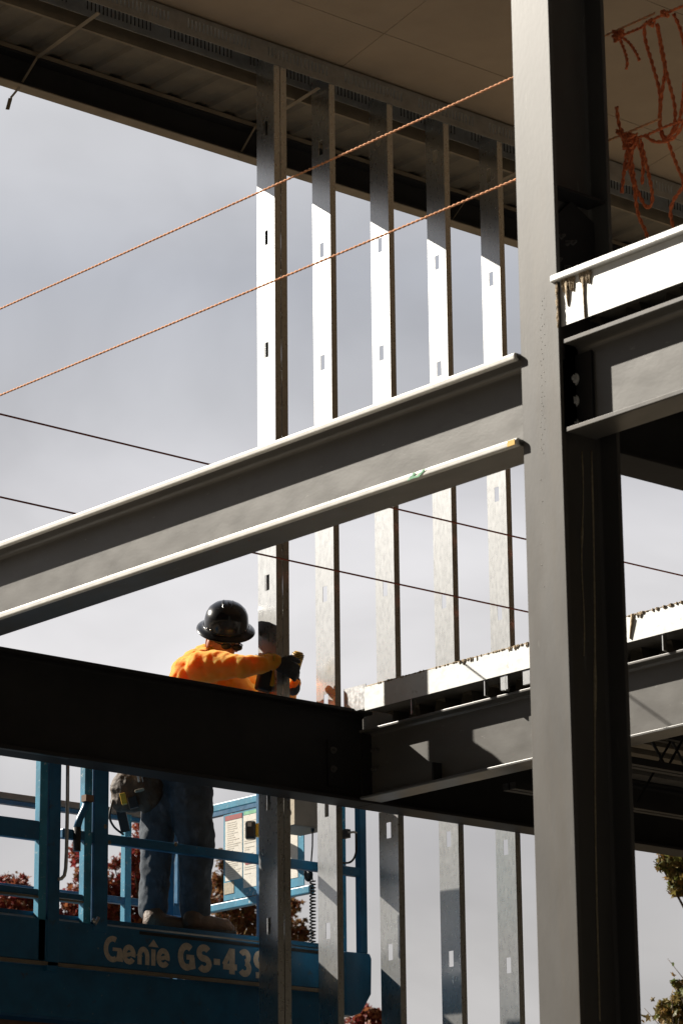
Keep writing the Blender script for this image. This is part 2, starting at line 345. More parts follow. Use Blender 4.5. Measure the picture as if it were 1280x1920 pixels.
MB().box((-12.06,10.425,3.50),(-11.885,10.429,3.632)).build('end_closure',galv_d,fd,label='darker galvanised piece at the left end')  # darker sheet than the pour stop it continues
MB().box((-11.9,10.35,3.480),(-7.9,10.41,3.484)).build('bottom_lip',galv_d,fd) if 0 else None
MB().box((-11.88,10.43,3.49),(-7.9,20,3.605)).build('slab',slab,fd)
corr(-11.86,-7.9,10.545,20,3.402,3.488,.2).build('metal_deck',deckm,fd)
for x in (-11.53,-10.98,-10.83,-9.75): MB().box((x,10.423,3.405),(x+.006,10.45,3.485)).build('closure_tab',galv,fd)
for x in (-10.86,-10.70): MB().prism([(10.424,3.410),(10.44,3.410),(10.44,3.48),(10.424,3.48)],'x',x,x+.05).build('closure_tab',galv,fd)
d2=MB(); random.seed(5)
drips(d2,-11.15,-11.02,10.417,3.612,.018,12,.004); drips(d2,-10.80,-10.6,10.417,3.613,.014,18,.004)
d2.box((-11.87,10.4175,3.6125),(-7.9,10.43,3.617))
drips(d2,-9.95,-9.83,10.416,3.613,.03,9,.005); drips(d2,-9.8,-9.5,10.416,3.613,.012,12,.005)
for i in range(160):
    x=-11.8+4*random.random(); d2.ell((x,10.42,3.614),(.012*random.random()+.004,.006,.004+.004*random.random()),None,7,5)
d2.tube([(-9.93,10.416,3.60),(-9.95,10.415,3.50)],[.010,.004],6)
d2.build('concrete_drips',conc,fd,smooth=True)
MB().box((-12.14,10.60,3.392),(-11.87,20,3.60)).build('edge_slab',slab,fd)
# open web joists under the lower deck
jt=None
for i,x in enumerate((-11.0,-10.2,-9.4,-8.6)):
    w=['nearest the wall','second from the wall','third from the wall','nearest the column'][i]
    t=thing('bar_joist',(x,14,2.95),'black open web steel joist under the lower deck, '+w,'joist','steel joists under the lower deck')
    for zz in (2.95,3.35):
        MB().box((x-.045,10.6,zz),(x-.006,19,zz+.035)).box((x+.006,10.6,zz),(x+.045,19,zz+.035)).build('chord',steel_d,t)
    wm=MB(); pts=[(x,10.6+.3*k,2.965 if k%2 else 3.36) for k in range(28)]; wm.tube(pts,.009,6).build('web_rod',steel_d,t)

# ------------------------------------------------------------------ stud wall
XW=-12.17; SD=.152
def stud(name_label,yw,z0,z1,holes,flip=False):
    t=thing('metal_stud',(XW-SD/2,yw,z0),name_label,'wall stud','steel wall studs')
    s=-1 if flip else 1; th=.0016; x0,x1=XW-SD,XW
    mb=MB(); hx0,hx1=-12.262,-12.227; ya,yb=sorted((yw,yw+s*th))
    mb.box((x0,ya,z0),(hx0,yb,z1)); mb.box((hx1,ya,z0),(x1,yb,z1)); zz=z0
    for h in sorted(holes):
        if h-.05>zz:
            mb.box((hx0,ya,zz),(hx1,yb,h-.043)); zz=h+.043
    mb.box((hx0,ya,zz),(hx1,yb,z1)); mb.build('web',galv,t)
    fl=MB(); fw=.042
    for xa,xb,lx in ((x1-th,x1-.0001,x1-.014),(x0+.0001,x0+th,x0+.014)):
        y2=yw+s*fw; a,b=sorted((yw+s*th,y2)); fl.box((xa,a,z0+.0005),(xb,b,z1-.0005))
        la,lb=sorted((y2-s*th,y2)); l0,l1=sorted((lx,xa if lx>xa else xb))
        if lx<xa: l0,l1=lx,xa
        else: l0,l1=xb,lx
        fl.box((l0,la,z0+.001),(l1,lb,z1-.001))
    fl.build('flanges',galv,t); return t
Z0=GZ+.16
names=['first wall stud at left with the hat shadow on it, beside the worker','second wall stud from the left, right of the worker','third wall stud from the left','fourth wall stud from the left, ending above the lower deck edge','fifth wall stud, the last one seen left of the column','sixth wall stud, mostly hidden behind the column']
ys=[10.056,10.458,10.893,11.331,11.760,12.19]
ph=[(6.805,6.156,5.504,4.85,4.195,3.60,3.012,2.364,1.7,1.05,.4),(6.796,6.181,5.519,4.86,4.198,3.6,3.022,2.375,1.7,1.05,.4),(6.97,6.317,5.669,5.0,4.30,3.7,2.955,2.30,1.65,1.,.4)]
for i,(nm,y) in enumerate(zip(names,ys)): stud(nm,y,Z0,7.225 if i else 7.235,ph[min(i,2)]).rotation_euler[2]=R((0,.3,.8,1.3,1.6,1.5)[i])   # studs turned a little to swing sun glare off the lower webs
stud('first wall stud doubled, the back stud of the pair turned the other way',10.145,Z0,7.225,ph[0],True)
# bottom track
tt=thing('floor_track',(XW-SD/2,12,GZ+.15),'galvanised bottom track of the stud wall on the floor','track')
MB().box((XW-SD-.003,10.03,GZ+.152),(XW+.003,16,GZ+.155)).box((XW-SD-.003,10.03,GZ+.156),(XW-SD-.001,16,GZ+.20)).box((XW+.001,10.03,GZ+.156),(XW+.003,16,GZ+.20)).build('channel',galv,tt)
# slotted deflection track
dt=thing('slotted_track',(XW-SD/2,12,7.165),'slotted galvanised track along the ceiling holding the tops of the studs','track')
def slotted(xa,xb,y0,y1,nm):
    mb=MB(); zt,zb=7.288,7.165; s1,s0=7.262,7.205
    mb.box((xa,y0,s1),(xb,y1,zt)); mb.box((xa,y0,zb),(xb,y1,s0)); y=y0
    k=0
    while y<y1:
        w=.017 if (k%17) else .13
        mb.box((xa,y,s0),(xb,min(y1,y+w),s1)); y+=w+.0095; k+=1
    mb.build(nm,galv_d,dt)
slotted(XW+.002,XW+.004,6.5,17,'slotted_leg'); slotted(XW-SD-.004,XW-SD-.002,6.5,17,'slotted_leg')
MB().box((XW-SD-.004,6.5,7.2885),(XW+.004,17,7.291)).build('track_web',galv_d,dt)
# ------------------------------------------------------------------ roof
rf=thing('roof_soffit',(-8,15,7.3),'brown board ceiling under the roof with seams between sheets','ceiling')
def onz(x,y,Z): r_=ray(x,y); return r_*(Z/r_.z)
qa,qb=onz(645,122,7.302),onz(800,0,7.302); sk=(qb.y-qa.y)/(qb.x-qa.x); x0s=onz(725,65,7.302).x-1.22
for i in range(-1,8):
    for j in range(-1,9):
        xa=x0s+1.22*i+.0015; xb=x0s+1.22*(i+1)-.0015
        if i==-1: xa=-12.14
        yo=lambda x:qa.y+sk*(x-qa.x)-2.44*2
        ya,yb,dz=2.44*j+.0015,2.44*(j+1)-.0015,.001*((i*7+j*3)%3)
        P=[(xa,yo(xa)+ya),(xb,yo(xb)+ya),(xb,yo(xb)+yb),(xa,yo(xa)+yb)]
        if min(p[1] for p in P)<7.0 or max(p[1] for p in P)>29: continue
        MB().prism(P,'z',7.302+dz,7.316+dz).build('ceiling_board',board,rf,bevel=.001)
MB().box((-12.3,7.2,7.33),(10,30,7.62)).build('roof_slab',slab,rf)
MB().box((-2.35,7.2,7.303),(10,30,7.329)).build('ceiling_panel',board,rf)
oh=thing('roof_overhang',(-12.6,12,6.93),'dark roof overhang with ribbed deck and brown channel fascia outside the studs','roof')
MB().box((-13.0,7.2,7.28),(-12.345,17,7.62)).build('roof_body',steel_d,oh)
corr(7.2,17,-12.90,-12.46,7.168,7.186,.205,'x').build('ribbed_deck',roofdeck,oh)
MB().box((-12.455,7.2,7.150),(-12.435,17,7.27)).build('edge_angle',lip_br,oh)
MB().prism([(-12.95,6.946),(-12.862,6.946),(-12.862,6.955),(-12.941,6.955),(-12.941,7.125),(-12.868,7.125),(-12.868,7.137),(-12.95,7.137)],'y',7.2,17).build('fascia_channel',steel_d,oh)
MB().box((-12.948,7.2,6.940),(-12.862,17,6.9455)).build('fascia_lip',lip_br,oh)
MB().box((-12.888,7.2,7.138),(-12.862,17,7.160)).build('deck_edge_strip',lip_br,oh)
MB().box((-12.96,7.2,7.139),(-12.90,17,7.28)).build('fascia_backing',steel_d,oh)
# flat straps hanging under the overhang
ws=['first','second','third']
for i,y in enumerate((8.90,10.44,12.05)):
    t=MB(); c=.0022; pts=[(-12.22,y-.01,7.148),(-12.86,y+.04,7.128),(-12.90,y-.05,6.935)]
    if i==0: pts+=[(-12.92,y-.09,6.87),(-12.925,y-.105,6.80)]
    if i==2: pts=[(-12.22,y+.1,7.148),(-12.86,y+.12,7.128),(-12.90,y+.0,6.935)]
    for a,b in zip(pts,pts[1:]): t.bar(a,b,.022,.002,(0,.3,1))
    tag(t.build('hanging_strap',lip_br,None,pts[0]),'thin flat metal strap under the overhang, '+['leftmost, its tail dangling against the sky','just left of the first stud','between the fourth and fifth studs'][i],'strap','metal straps under the overhang')

# ------------------------------------------------------------------ ropes
def twisted(mb,pts,r=.0058,pitch=.045,seg=10):
    """two strand twisted rope along a polyline"""
    pts=[Vector(p) for p in pts]; L=0; out=[[],[]]; u=None
    dense=[]
    for a,b in zip(pts,pts[1:]):
        n=max(1,int((b-a).length/(pitch/seg)))
        for i in range(n): dense.append(a.lerp(b,i/n))
    dense.append(pts[-1]); prev=None; L=0; u=(dense[1]-dense[0]).orthogonal().normalized()
    for i,p in enumerate(dense):
        d=(dense[min(i+1,len(dense)-1)]-dense[max(i-1,0)]).normalized()
        if i: L+=(p-dense[i-1]).length
        u=(u-d*u.dot(d)).normalized(); w=d.cross(u); a=2*math.pi*L/pitch
        for k in (0,1):
            q=(u*math.cos(a+k*math.pi)+w*math.sin(a+k*math.pi))*r*.5; out[k].append(p+q)
    for k in (0,1): mb.tube(out[k],r*.56,6)
    return mb
def smoothline(P,n=8):
    P=[Vector(p) for p in P]; out=[]
    for i in range(len(P)-1):
        a=P[max(i-1,0)];b=P[i];c=P[i+1];d=P[min(i+2,len(P)-1)]
        for k in range(n):
            t=k/n; out.append(.5*((2*b)+(c-a)*t+(2*a-5*b+4*c-d)*t*t+(3*b-a-3*c+d)*t**3))
    out.append(P[-1]); return out
def sag(a,b,s,n=14): a=Vector(a);b=Vector(b); return [a.lerp(b,i/n)-Vector((0,0,s*4*(i/n)*(1-i/n))) for i in range(n+1)]
yro=YC+DP+.012
def yr_(x,y,d=0): return ony(x,y,yro+d)
for nm,(l,r_) in (('upper sunlit orange rope stretched left from the column',(yr_(0,578),yr_(960,145))),('lower sunlit orange rope stretched left from the column',(yr_(0,740),yr_(968,335)))):
    d=(r_-l).normalized(); a=l-d*2.5; b=r_+d*.78
    mb=twisted(MB(),sag(a,b,.004),.0052,.055)
    tag(mb.build('guard_rope',orange,None,a,smooth=True),nm,'rope','orange guard ropes tied to the column')
for nm,z,x in (('upper thin dark rope crossing behind the long beam',4.70,-12.04),('lower thin dark rope crossing in front of the studs',4.275,-12.04)):
    mb=MB().tube(sag((x,7.72,z+.01),(x,17,z+.012),.02,40),.0052,6)
    tag(mb.build('guard_line',darkrope,None,(x,3.5,z),smooth=True),nm,'rope','thin dark ropes along the wall')
gpz=thing('guard_post',(XB-.05,7.70,3.515),'thin steel guard post on the dark beam, holding the thin ropes','post')
MB().tube([(-12.04,7.70,3.52),(-12.04,7.70,4.8)],.02,10).build('upright',steel_d,gpz)
MB().box((-12.10,7.64,3.516),(-11.99,7.76,3.522)).build('base_plate',steel_d,gpz)
def pr(l,d=0): return smoothline([yr_(x,y,d+.004*math.sin(i*2.1)) for i,(x,y) in enumerate(l)],6)
# knots tied on column's far edge
def knot(mb,cx,cy,rad,n,seed,d=0):
    rnd=random.Random(seed); P=[]
    for i in range(n): P.append((cx+rad*rnd.uniform(-1,1),cy+rad*rnd.uniform(-1,1)))
    pts=[yr_(x,y,d+rnd.uniform(-.02,.02)) for x,y in P]
    twisted(mb,smoothline(pts,5),.0075,.07)
k=MB(); knot(k,1158,68,11,12,1); twisted(k,pr([(1160,70),(1170,95),(1175,115),(1173,130)]),.0066); twisted(k,pr([(1164,68),(1180,82),(1192,100),(1198,114)]),.0066)
tag(k.build('knotted_rope',orange_t,None,yr_(1158,68),smooth=True),'small orange rope knot with two short tails at the top right of the column','rope')
k=MB(); knot(k,1172,262,18,22,2); knot(k,1185,258,14,10,6)
for l in ([(1195,258),(1180,300),(1185,335),(1205,380),(1215,388),(1222,375),(1218,340),(1200,262)],[(1190,262),(1178,300),(1188,350),(1195,400),(1210,435),(1212,450)],[(1193,262),(1204,300),(1203,345)],
          [(1176,275),(1172,300),(1168,330),(1165,362)],[(1180,280),(1186,320),(1190,350)],[(1185,262),(1182,290),(1172,320)],[(1155,200),(1160,235),(1170,252)],[(1210,255),(1225,265),(1245,265),(1262,258),(1278,235),(1286,200)]): twisted(k,pr(l),.0078,.07)
tag(k.build('knotted_rope',orange_t,None,yr_(1172,262),smooth=True),'large orange rope tangle with hanging loops beside the column above the bright deck edge','rope')
k=MB(); twisted(k,pr([(1150,72),(1200,52),(1210,44),(1245,26),(1300,2),(1400,-44)]),.0062); knot(k,1245,26,7,8,4); knot(k,1218,42,7,8,5)
for l in ([(1207,45),(1209,75),(1222,120),(1236,175),(1237,235),(1246,265),(1262,240),(1264,200),(1252,150),(1240,100),(1232,45)],[(1230,45),(1240,90),(1246,130),(1239,180),(1236,235),(1248,262)],[(1250,262),(1268,310),(1280,345),(1262,375),(1256,400),(1262,430),(1261,448)],[(1262,26),(1276,60),(1284,110),(1280,180),(1270,235),(1252,258)]): twisted(k,pr(l,.03),.0078,.07)
twisted(k,pr([(1165,262),(1205,255),(1240,240),(1280,225),(1400,180)]),.0062)
tag(k.build('rope_loops',orange_t,None,yr_(1245,26),smooth=True),'long orange rope loops draped from the rope line at the top right corner','rope')

# ------------------------------------------------------------------ scissor lift
XL=-12.45; XF=-14.12; YE=10.935; YS=6.4
lf=thing('scissor_lift',(-13.28,8.7,GZ),'blue scissor lift standing outside the stud wall with the worker on its platform','scissor lift')
def LP(px,py,x=XL): return onx(px,py,x)
pb=MB()
pb.box((XL-.05,YS,2.105),(XL,YE-.2,2.312)).box((XF,YS,2.105),(XF+.05,YE-.2,2.312)).box((XF,YE-.2,2.105),(XL,YE-.14,2.312)).box((XF,YS,2.105),(XL,YS+.05,2.312))
pb.build('side_panel',blue,lf,bevel=.004)
MB().box((XF+.052,YS+.052,2.33),(XL-.052,YE-.21,2.352)).build('platform_floor',blue,lf)
MB().box((XL+.0005,YS,2.092),(XL+.004,YE-.2,2.102)).box((XL-.02,YS,2.085),(XL+.004,YE-.2,2.0918)).build('lower_trim',lip_br,lf)
MB().box((XL+.001,9.38,2.286),(XL+.004,YE-.2,2.302)).build('black_stripe',black,lf)
pu=MB(); pu.box((XL-.12,YS+.2,1.84),(XL-.03,YE-.25,2.084)).box((XF+.03,YS+.2,1.84),(XF+.12,YE-.25,2.084)); pu.build('under_rail',blue,lf)
MB().prism([(10.745,2.315),(10.925,2.318),(10.938,2.29),(10.932,2.10),(10.86,1.995),(10.80,1.975),(10.745,1.975)],'x',XL-.28,XL+.006).build('end_bumper',blue,lf,bevel=.01)
MB().prism([(10.745,2.315),(10.925,2.318),(10.938,2.29),(10.932,2.10),(10.86,1.995),(10.80,1.975),(10.745,1.975)],'x',XF-.006,XF+.28).build('end_bumper',blue,lf,bevel=.01)
def post(x,y0,y1,z0,z1,m=blue,t=.045): return MB().box((x-t,y0,z0),(x,y1,z1)).build('post',m,lf,bevel=.004)
TZ=3.36
post(XL,8.757,8.803,2.105,TZ,blue_l); post(XL+.004,8.812,8.882,2.06,TZ); post(XL,9.032,9.078,2.312,TZ,blue_l); post(XL+.004,9.090,9.178,2.28,TZ)
post(XL,10.868,10.914,2.318,TZ); post(XL-.09,10.80,10.845,2.318,TZ,blue_l)
post(XL,6.45,6.50,2.31,TZ); post(XL,7.6,7.65,2.31,TZ)
for y in (10.50,10.88,9.2,8.0,6.5): post(XF+.045,y,y+.045,2.31,3.27,blue_l if y<10.6 else blue)
post(-13.30,10.87,10.91,2.31,TZ); 
rl=MB(); rl.box((XL-.042,YS,TZ-.045),(XL-.001,YE-.03,TZ)).build('top_rail',blue,lf,bevel=.006)
MB().box((XL-.040,8.90,2.728),(XL-.002,YE-.04,2.778)).build('mid_rail',blue,lf,bevel=.006)
MB().box((XL-.040,YS,2.700),(XL-.002,8.756,2.798)).build('gate_panel',blue,lf,bevel=.004)
MB().box((XL-.040,YS,2.426),(XL-.002,8.756,2.457)).box((XL-.040,8.884,2.428),(XL-.002,9.03,2.455)).build('low_rail',blue,lf,bevel=.004)
MB().box((XL-.042,YS,2.412),(XL+.0,8.756,2.4225)).box((XL-.042,8.884,2.412),(XL,9.03,2.4225)).build('rail_lip',lip_br,lf)
MB().box((XF,YS,3.262),(XF+.04,YE-.03,3.30)).build('top_rail',greybox,lf,bevel=.004)
MB().box((XF+.002,YS,3.235),(XF+.038,YE-.03,3.258)).build('rail_shadow_bar',blue,lf)
MB().box((XF,YS,2.75),(XF+.04,YE-.03,2.79)).build('mid_rail',blue,lf,bevel=.004)
MB().box((XF+.04,YE-.05,3.275),(XL-.045,YE-.01,3.322)).build('end_top_rail',blue_l,lf,bevel=.006)
MB().box((XF+.04,YE-.048,3.250),(XL-.045,YE-.012,3.2745)).build('end_rail_strip',blue,lf)
MB().box((XF+.04,YE-.05,2.700),(-12.9,YE-.01,2.745)).build('end_mid_rail',blue_l,lf,bevel=.006)
bdv=MB().box((-13.66,YE-.046,2.75),(-12.95,YE-.04,3.245)).build('end_board',blue_l,lf)
dm=MB(); yb_=YE-.0475; dm.box((-13.645,yb_,2.86),(-13.49,yb_+.001,3.205)).box((-13.48,yb_,2.80),(-13.0,yb_+.001,3.215)).build('white_decal',decal,bdv)
MB().box((-13.645,yb_-.001,3.207),(-13.49,yb_+.0005,3.235)).build('red_decal_header',redm,bdv)
MB().box((-13.475,yb_-.001,3.217),(-13.31,yb_+.0005,3.237)).build('green_decal_header',green,bdv)
MB().box((-13.655,yb_-.001,2.785),(-13.565,yb_+.0005,2.852)).build('tan_decal',decalt,bdv)
prt=MB(); random.seed(11)
for i in range(26):
    z=3.19-.0125*i; xa=-13.635; w=.05+.07*random.random()
    prt.box((xa+.01,yb_-.0012,z),(xa+.01+w,yb_-.0002,z+.0035))
    if i%3: prt.box((-13.47,yb_-.0012,z),(-13.47+.13*random.random()+.02,yb_-.0002,z+.003))
prt.build('printed_lines',decal_f,bdv)
MB().box((-13.46,yb_-.0013,2.93),(-13.36,yb_-.0003,2.965)).build('red_printed_patch',redm,bdv)
# bent steel rod, gate hook, hoses
rp=[LP(121,1400),LP(120.5,1500),LP(118.5,1600),LP(117,1630),LP(114.5,1643),LP(109,1649),LP(103,1650)]
MB().tube([p+Vector((.03,0,0)) for p in rp],.0095,10).build('bent_rod',chrome,lf,smooth=True)
hk=[LP(164,1497),LP(160,1515),LP(150,1535),LP(145,1552),LP(145,1600)]
MB().tube(hk[:4],.019,10).build('gate_handle',blue,lf,smooth=True)
MB().tube([hk[3],LP(144.5,1596)],[.021,.020],12).build('rubber_grip',black,lf,smooth=True)
MB().box(tuple(LP(155,1503)-Vector((.01,.0,0))),tuple(LP(170,1493)+Vector((.03,0,0)))).build('hinge_bracket',rust,lf)
for px,py in ((197,1550),(329,1583),(205,1580)):
    p=LP(px,py); MB().ell(p+Vector((.004,0,0)),(.006,.010,.012),None,8,6).build('latch_bolt',lip_br,lf)
MB().tube([LP(167,1725)+Vector((.03,0,0)),LP(172,1733)+Vector((.035,0,0)),LP(178,1722)+Vector((.03,0,0))],.011,6).build('latch_bolt',chrome,lf,smooth=True)
obox(LP(222,1702,-12.9),SR,0,ZZ,.08,.06,.09,black,'folding_hinge',lf,.01) if 0 else None
MB().tube(smoothline([LP(212,1500,-12.8),LP(206,1530,-12.8),LP(214,1550,-12.8),LP(232,1565,-12.8)]),.006,6).build('cable',black,lf,smooth=True)
# inner leg of folded gate seen between worker's legs
MB().bar(LP(334,1520,-13.3),LP(318,1620,-13.3),.05,.04,TC).build('brace',blue,lf); MB().bar(LP(318,1620,-13.3),LP(316,1740,-13.3),.055,.04,TC).build('brace',blue,lf)
MB().bar(LP(312,1706,-13.3),LP(350,1712,-13.3),.04,.05,ZZ).build('brace',blue,lf)
MB().bar(LP(216,1470,-13.0),LP(236,1560,-13.0),.05,.03,TC).build('strap',black,lf)
# control box with coiled cable
cb=MB().box((-12.80,10.50,2.985),(-12.56,10.745,3.30)).build('control_box',greybox,lf,bevel=.008)
MB().box((-12.82,10.4975,2.99),(-12.56,10.499,3.20)).build('control_box_side',decalt,cb)
p=LP(558,1512,-12.6); MB().tube([(-12.66,10.499,3.10),(-12.66,10.47,3.10)],[.02,.018],10).build('control_knob',black,cb,smooth=True)
MB().box((-12.86,10.50,2.76),(-12.80,10.58,2.985)).build('box_bracket',black,cb)
c0=LP(586,1553,-12.58); c1=LP(583,1620,-12.58); c2=LP(586,1652,-12.58); c3=LP(586,1778,-12.58)
cp=[c0,c0.lerp(c1,.5)+Vector((0,.004,0)),c1,c2]
for i in range(20*12+1):
    t=i/(20*12); a=2*math.pi*20*t; q=c2.lerp(c3,t); cp.append(q+(SR*math.cos(a)+TC*math.sin(a))*.0145)
MB().tube(cp,.0042,6).build('coiled_cable',black,lf,smooth=True)
MB().tube([c0+Vector((0,0,.03)),c0-Vector((0,0,.02))],[.014,.009],8).build('cable_gland',black,lf,smooth=True)
MB().ell(LP(578,1640,-12.6),(.02,.03,.04),None,8,6).build('cable_clamp',black,lf,smooth=True)
# clamp and curved hose at the corner post
MB().box(tuple(LP(650,1570)-Vector((.05,0,0))),tuple(LP(657,1555)+Vector((0,0,0)))).build('clamp_plate',black,lf)
MB().tube([LP(652,1561),LP(664,1560),LP(668,1562)],.007,6).build('clamp_screw',chrome,lf,smooth=True)
MB().tube(smoothline([LP(640,1618),LP(655,1617),LP(664,1608),LP(668,1590),LP(667,1560)]),.006,6).build('hose',black,lf,smooth=True)
for x_ in (XL-.32,XF+.24): MB().box((x_,YS+.1,1.58),(x_+.08,10.55,1.838)).build('slide_channel',rust,lf,bevel=.004)
# scissor stack, chassis, wheels
sc=MB(); zt,zb=1.84,-.62; nL=4; h=(zt-zb)/nL
for xx,o in ((XL-.32,.0),(XF+.32,0)):
    for i in range(nL):
        z0=zb+h*i; z1=z0+h
        for k,(ya,yb2) in enumerate(((6.9,10.2),(10.2,6.9))):
            m=MB().bar((xx+(.04 if k else -.04),ya,z0),(xx+(.04 if k else -.04),yb2,z1),.05,.13,(0,0,1)); m.build('scissor_arm',rust if i==nL-1 and k else blue,lf,bevel=.004)
    for i in range(nL+1):
        for y in (6.9,10.2): MB().tube([(XL-.25,y,zb+h*i),(XF+.25,y,zb+h*i)],.03,8).build('pivot_tube',steel_d,lf) if xx==XL-.32 else None
MB().box((XF+.1,6.5,-1.25),(XL-.1,10.7,-.70)).build('chassis',blue,lf,bevel=.03)
for x in (XF+.12,XL-.12):
    for y in (7.1,10.1):
        w=MB().tube([(x-.11,y,GZ+.34),(x-.09,y,GZ+.34),(x+.09,y,GZ+.34),(x+.11,y,GZ+.34)],[.30,.34,.34,.30],28).build('wheel',rubber,lf); MB().tube([(x-.115,y,GZ+.34),(x+.115,y,GZ+.34)],.17,18).build('rim',decalt,w)
# lettering on the side panel: stroke letters, drawn in (u,v) and laid on the panel face
LT=[]
def ribbon(pts,w,off,mb,x=XL+.0012,dx=0):
    P=[Vector((a,b)) for a,b in pts]; n=len(P); L_=[];R_=[]
    for i in range(n):
        d=(P[min(i+1,n-1)]-P[max(i-1,0)]).normalized(); q=Vector((-d.y,d.x)); ww=w[i] if isinstance(w,list) else w
        if 0<i<n-1:
            a=(P[i]-P[i-1]).normalized(); c=a.dot(d); ww=ww/max(c,.6)
        L_.append(P[i]+q*ww/2); R_.append(P[i]-q*ww/2)
    vs=[(x+off,p.x,p.y) for p in L_]+[(x+off,p.x,p.y) for p in R_]
    mb.add(vs,[(i,i+1,n+i+1,n+i) for i in range(n-1)])
def arc(cx,cy,rx,ry,a0,a1,n=18): return [(cx+rx*math.cos(R(a0+(a1-a0)*i/n)),cy+ry*math.sin(R(a0+(a1-a0)*i/n))) for i in range(n+1)]
BZ=2.135
LW=1.42
def letters(seq,y0,H,nm,base):
    """seq of (glyph,width); H cap height"""
    y=y0
    for gch,w in seq:
        mb=MB(); t=.019; b=base; k=[0]
        def st(pts,ww=t):
            k[0]+=1; ribbon([(y+px*w,b+pz*H) for px,pz in pts],ww*LW,.0003*k[0],mb)
        if gch=='Gen_G': st(arc(.5,.5,.40,.42,62,300)); st([(.70,.14),(.92,.10),(.92,.52),(.52,.52)][::1][0:3]); st([(.50,.50),(1.0,.50)],.012)
        elif gch=='Gen_e': st(arc(.48,.36,.36,.28,-20,180)[0:]+arc(.48,.30,.36,.24,180,330)[1:]); st([(.18,.30),(.84,.42)],.014)
        elif gch=='Gen_n': st([(.18,0),(.18,.34)]+arc(.5,.34,.32,.28,180,0)+[(.82,0)])
        elif gch=='Gen_i': st([(.5,0),(.5,.66)]); mb.add([(XL+.0018,y-.02*1,b+.76*H),(XL+.0018,y+w+.02,b+.76*H),(XL+.0018,y+w/2,b+1.06*H)],[(0,1,2)])
        elif gch=='G': st(arc(.5,.5,.38,.41,50,290),.024); st([(.62,.10),(.84,.14),(.84,.50)],.020); st([(.48,.49),(.95,.49)],.018)
        elif gch=='S': st(arc(.5,.71,.33,.21,30,250)+arc(.52,.29,.33,.21,75,-150),.024)
        elif gch=='-': st([(.1,.42),(.9,.42)],.022)
        elif gch=='4': st([(.66,0),(.66,1.0)],.026); st([(.62,.96),(.10,.34)],.020); st([(.04,.28),(1.0,.28)],.022)
        elif gch=='3': st(arc(.46,.72,.30,.20,150,-80),.022); st(arc(.46,.29,.34,.22,80,-150),.023)
        elif gch=='9': st(arc(.5,.68,.30,.24,0,360),.022); st([(.80,.70)]+arc(.40,.34,.40,.28,10,-80)+[(.2,.06)],.022)
        elif gch=='0': st(arc(.5,.5,.32,.42,0,360),.025)
        mb.build(nm,letter,LT[0] if LT else lf); y+=w+.012
letters([('Gen_G',.106),('Gen_e',.078),('Gen_n',.076),('Gen_i',.026),('Gen_e',.078)],9.160,.125,'letter',BZ)
letters([('G',.105),('S',.095),('-',.05),('4',.095),('3',.085),('9',.085),('0',.09)],9.630,.132,'letter',BZ-.003)
# a cordless tool hanging on the end rail
ht=thing('cordless_tool',LP(470,1560,-13.3),'small black and yellow cordless tool hanging before the white decal board','tool')
p0=LP(470,1557,-13.25)
def obox(c,s,u,w,sx,sy,sz,M_,nm,par,bev=.006):
    c=Vector(c); w=Vector(w).normalized(); s=Vector(s).normalized(); u=w.cross(s).normalized(); s=u.cross(w).normalized(); mb=MB(); vs=[c+s*(a*sx/2)+u*(b*sy/2)+w*(d*sz/2) for d in (-1,1) for a,b in ((-1,-1),(1,-1),(1,1),(-1,1))]
    mb.add(vs,[(0,3,2,1),(4,5,6,7),(0,1,5,4),(1,2,6,5),(2,3,7,6),(3,0,4,7)]); return mb.build(nm,M_,par,bevel=bev)
obox(p0,SR,0,ZZ,.06,.06,.10,black,'battery',ht,.012); obox(p0+SR*.045,SR,0,ZZ,.04,.055,.075,yellow,'tool_body',ht,.012)
obox(p0+TC*.031+ZZ*.028-SR*.005,SR,0,ZZ,.022,.002,.022,letter,'battery_label',ht,.001)

# ------------------------------------------------------------------ worker
wk=thing('person',(-12.68,9.75,2.352),'worker in orange shirt, blue jeans and black hard hat leaning over a stud','person')
def remeshed(mb,name,m,par,vox,disp=0,dscale=.05,sm=4):
    o=mb.build(name,m,par,smooth=True); r=o.modifiers.new('remesh','REMESH'); r.mode='VOXEL'; r.voxel_size=vox; r.use_smooth_shade=True
    s=o.modifiers.new('smooth','SMOOTH'); s.factor=.5; s.iterations=sm
    if disp:
        t=bpy.data.textures.new(name+'_folds','CLOUDS'); t.noise_scale=dscale; t.noise_depth=2
        e=bpy.data.objects.new('fold_direction',None); 
        d=o.modifiers.new('folds','DISPLACE'); d.texture=t; d.strength=disp; d.mid_level=.5; d.texture_coords='LOCAL'
    return o
def W(px,py,x): return onx(px,py,x)
pel=W(325,1405,-12.68); ch=W(388,1262,-12.56); nb=W(402,1222,-12.50)
shR=W(374,1252,-12.42); elR=W(452,1250,-12.20); wrR=W(514,1241,-12.16)
shL=W(436,1262,-12.70); elL=W(520,1330,-12.62); wrL=W(551,1281,-12.36)
hipA=W(305,1435,-12.76); knA=W(294,1570,-12.74); anA=W(288,1705,-12.76)
hipB=W(352,1440,-12.60); knB=W(368,1580,-12.56); anB=W(366,1708,-12.64)
headc=W(420,1205,-12.43)
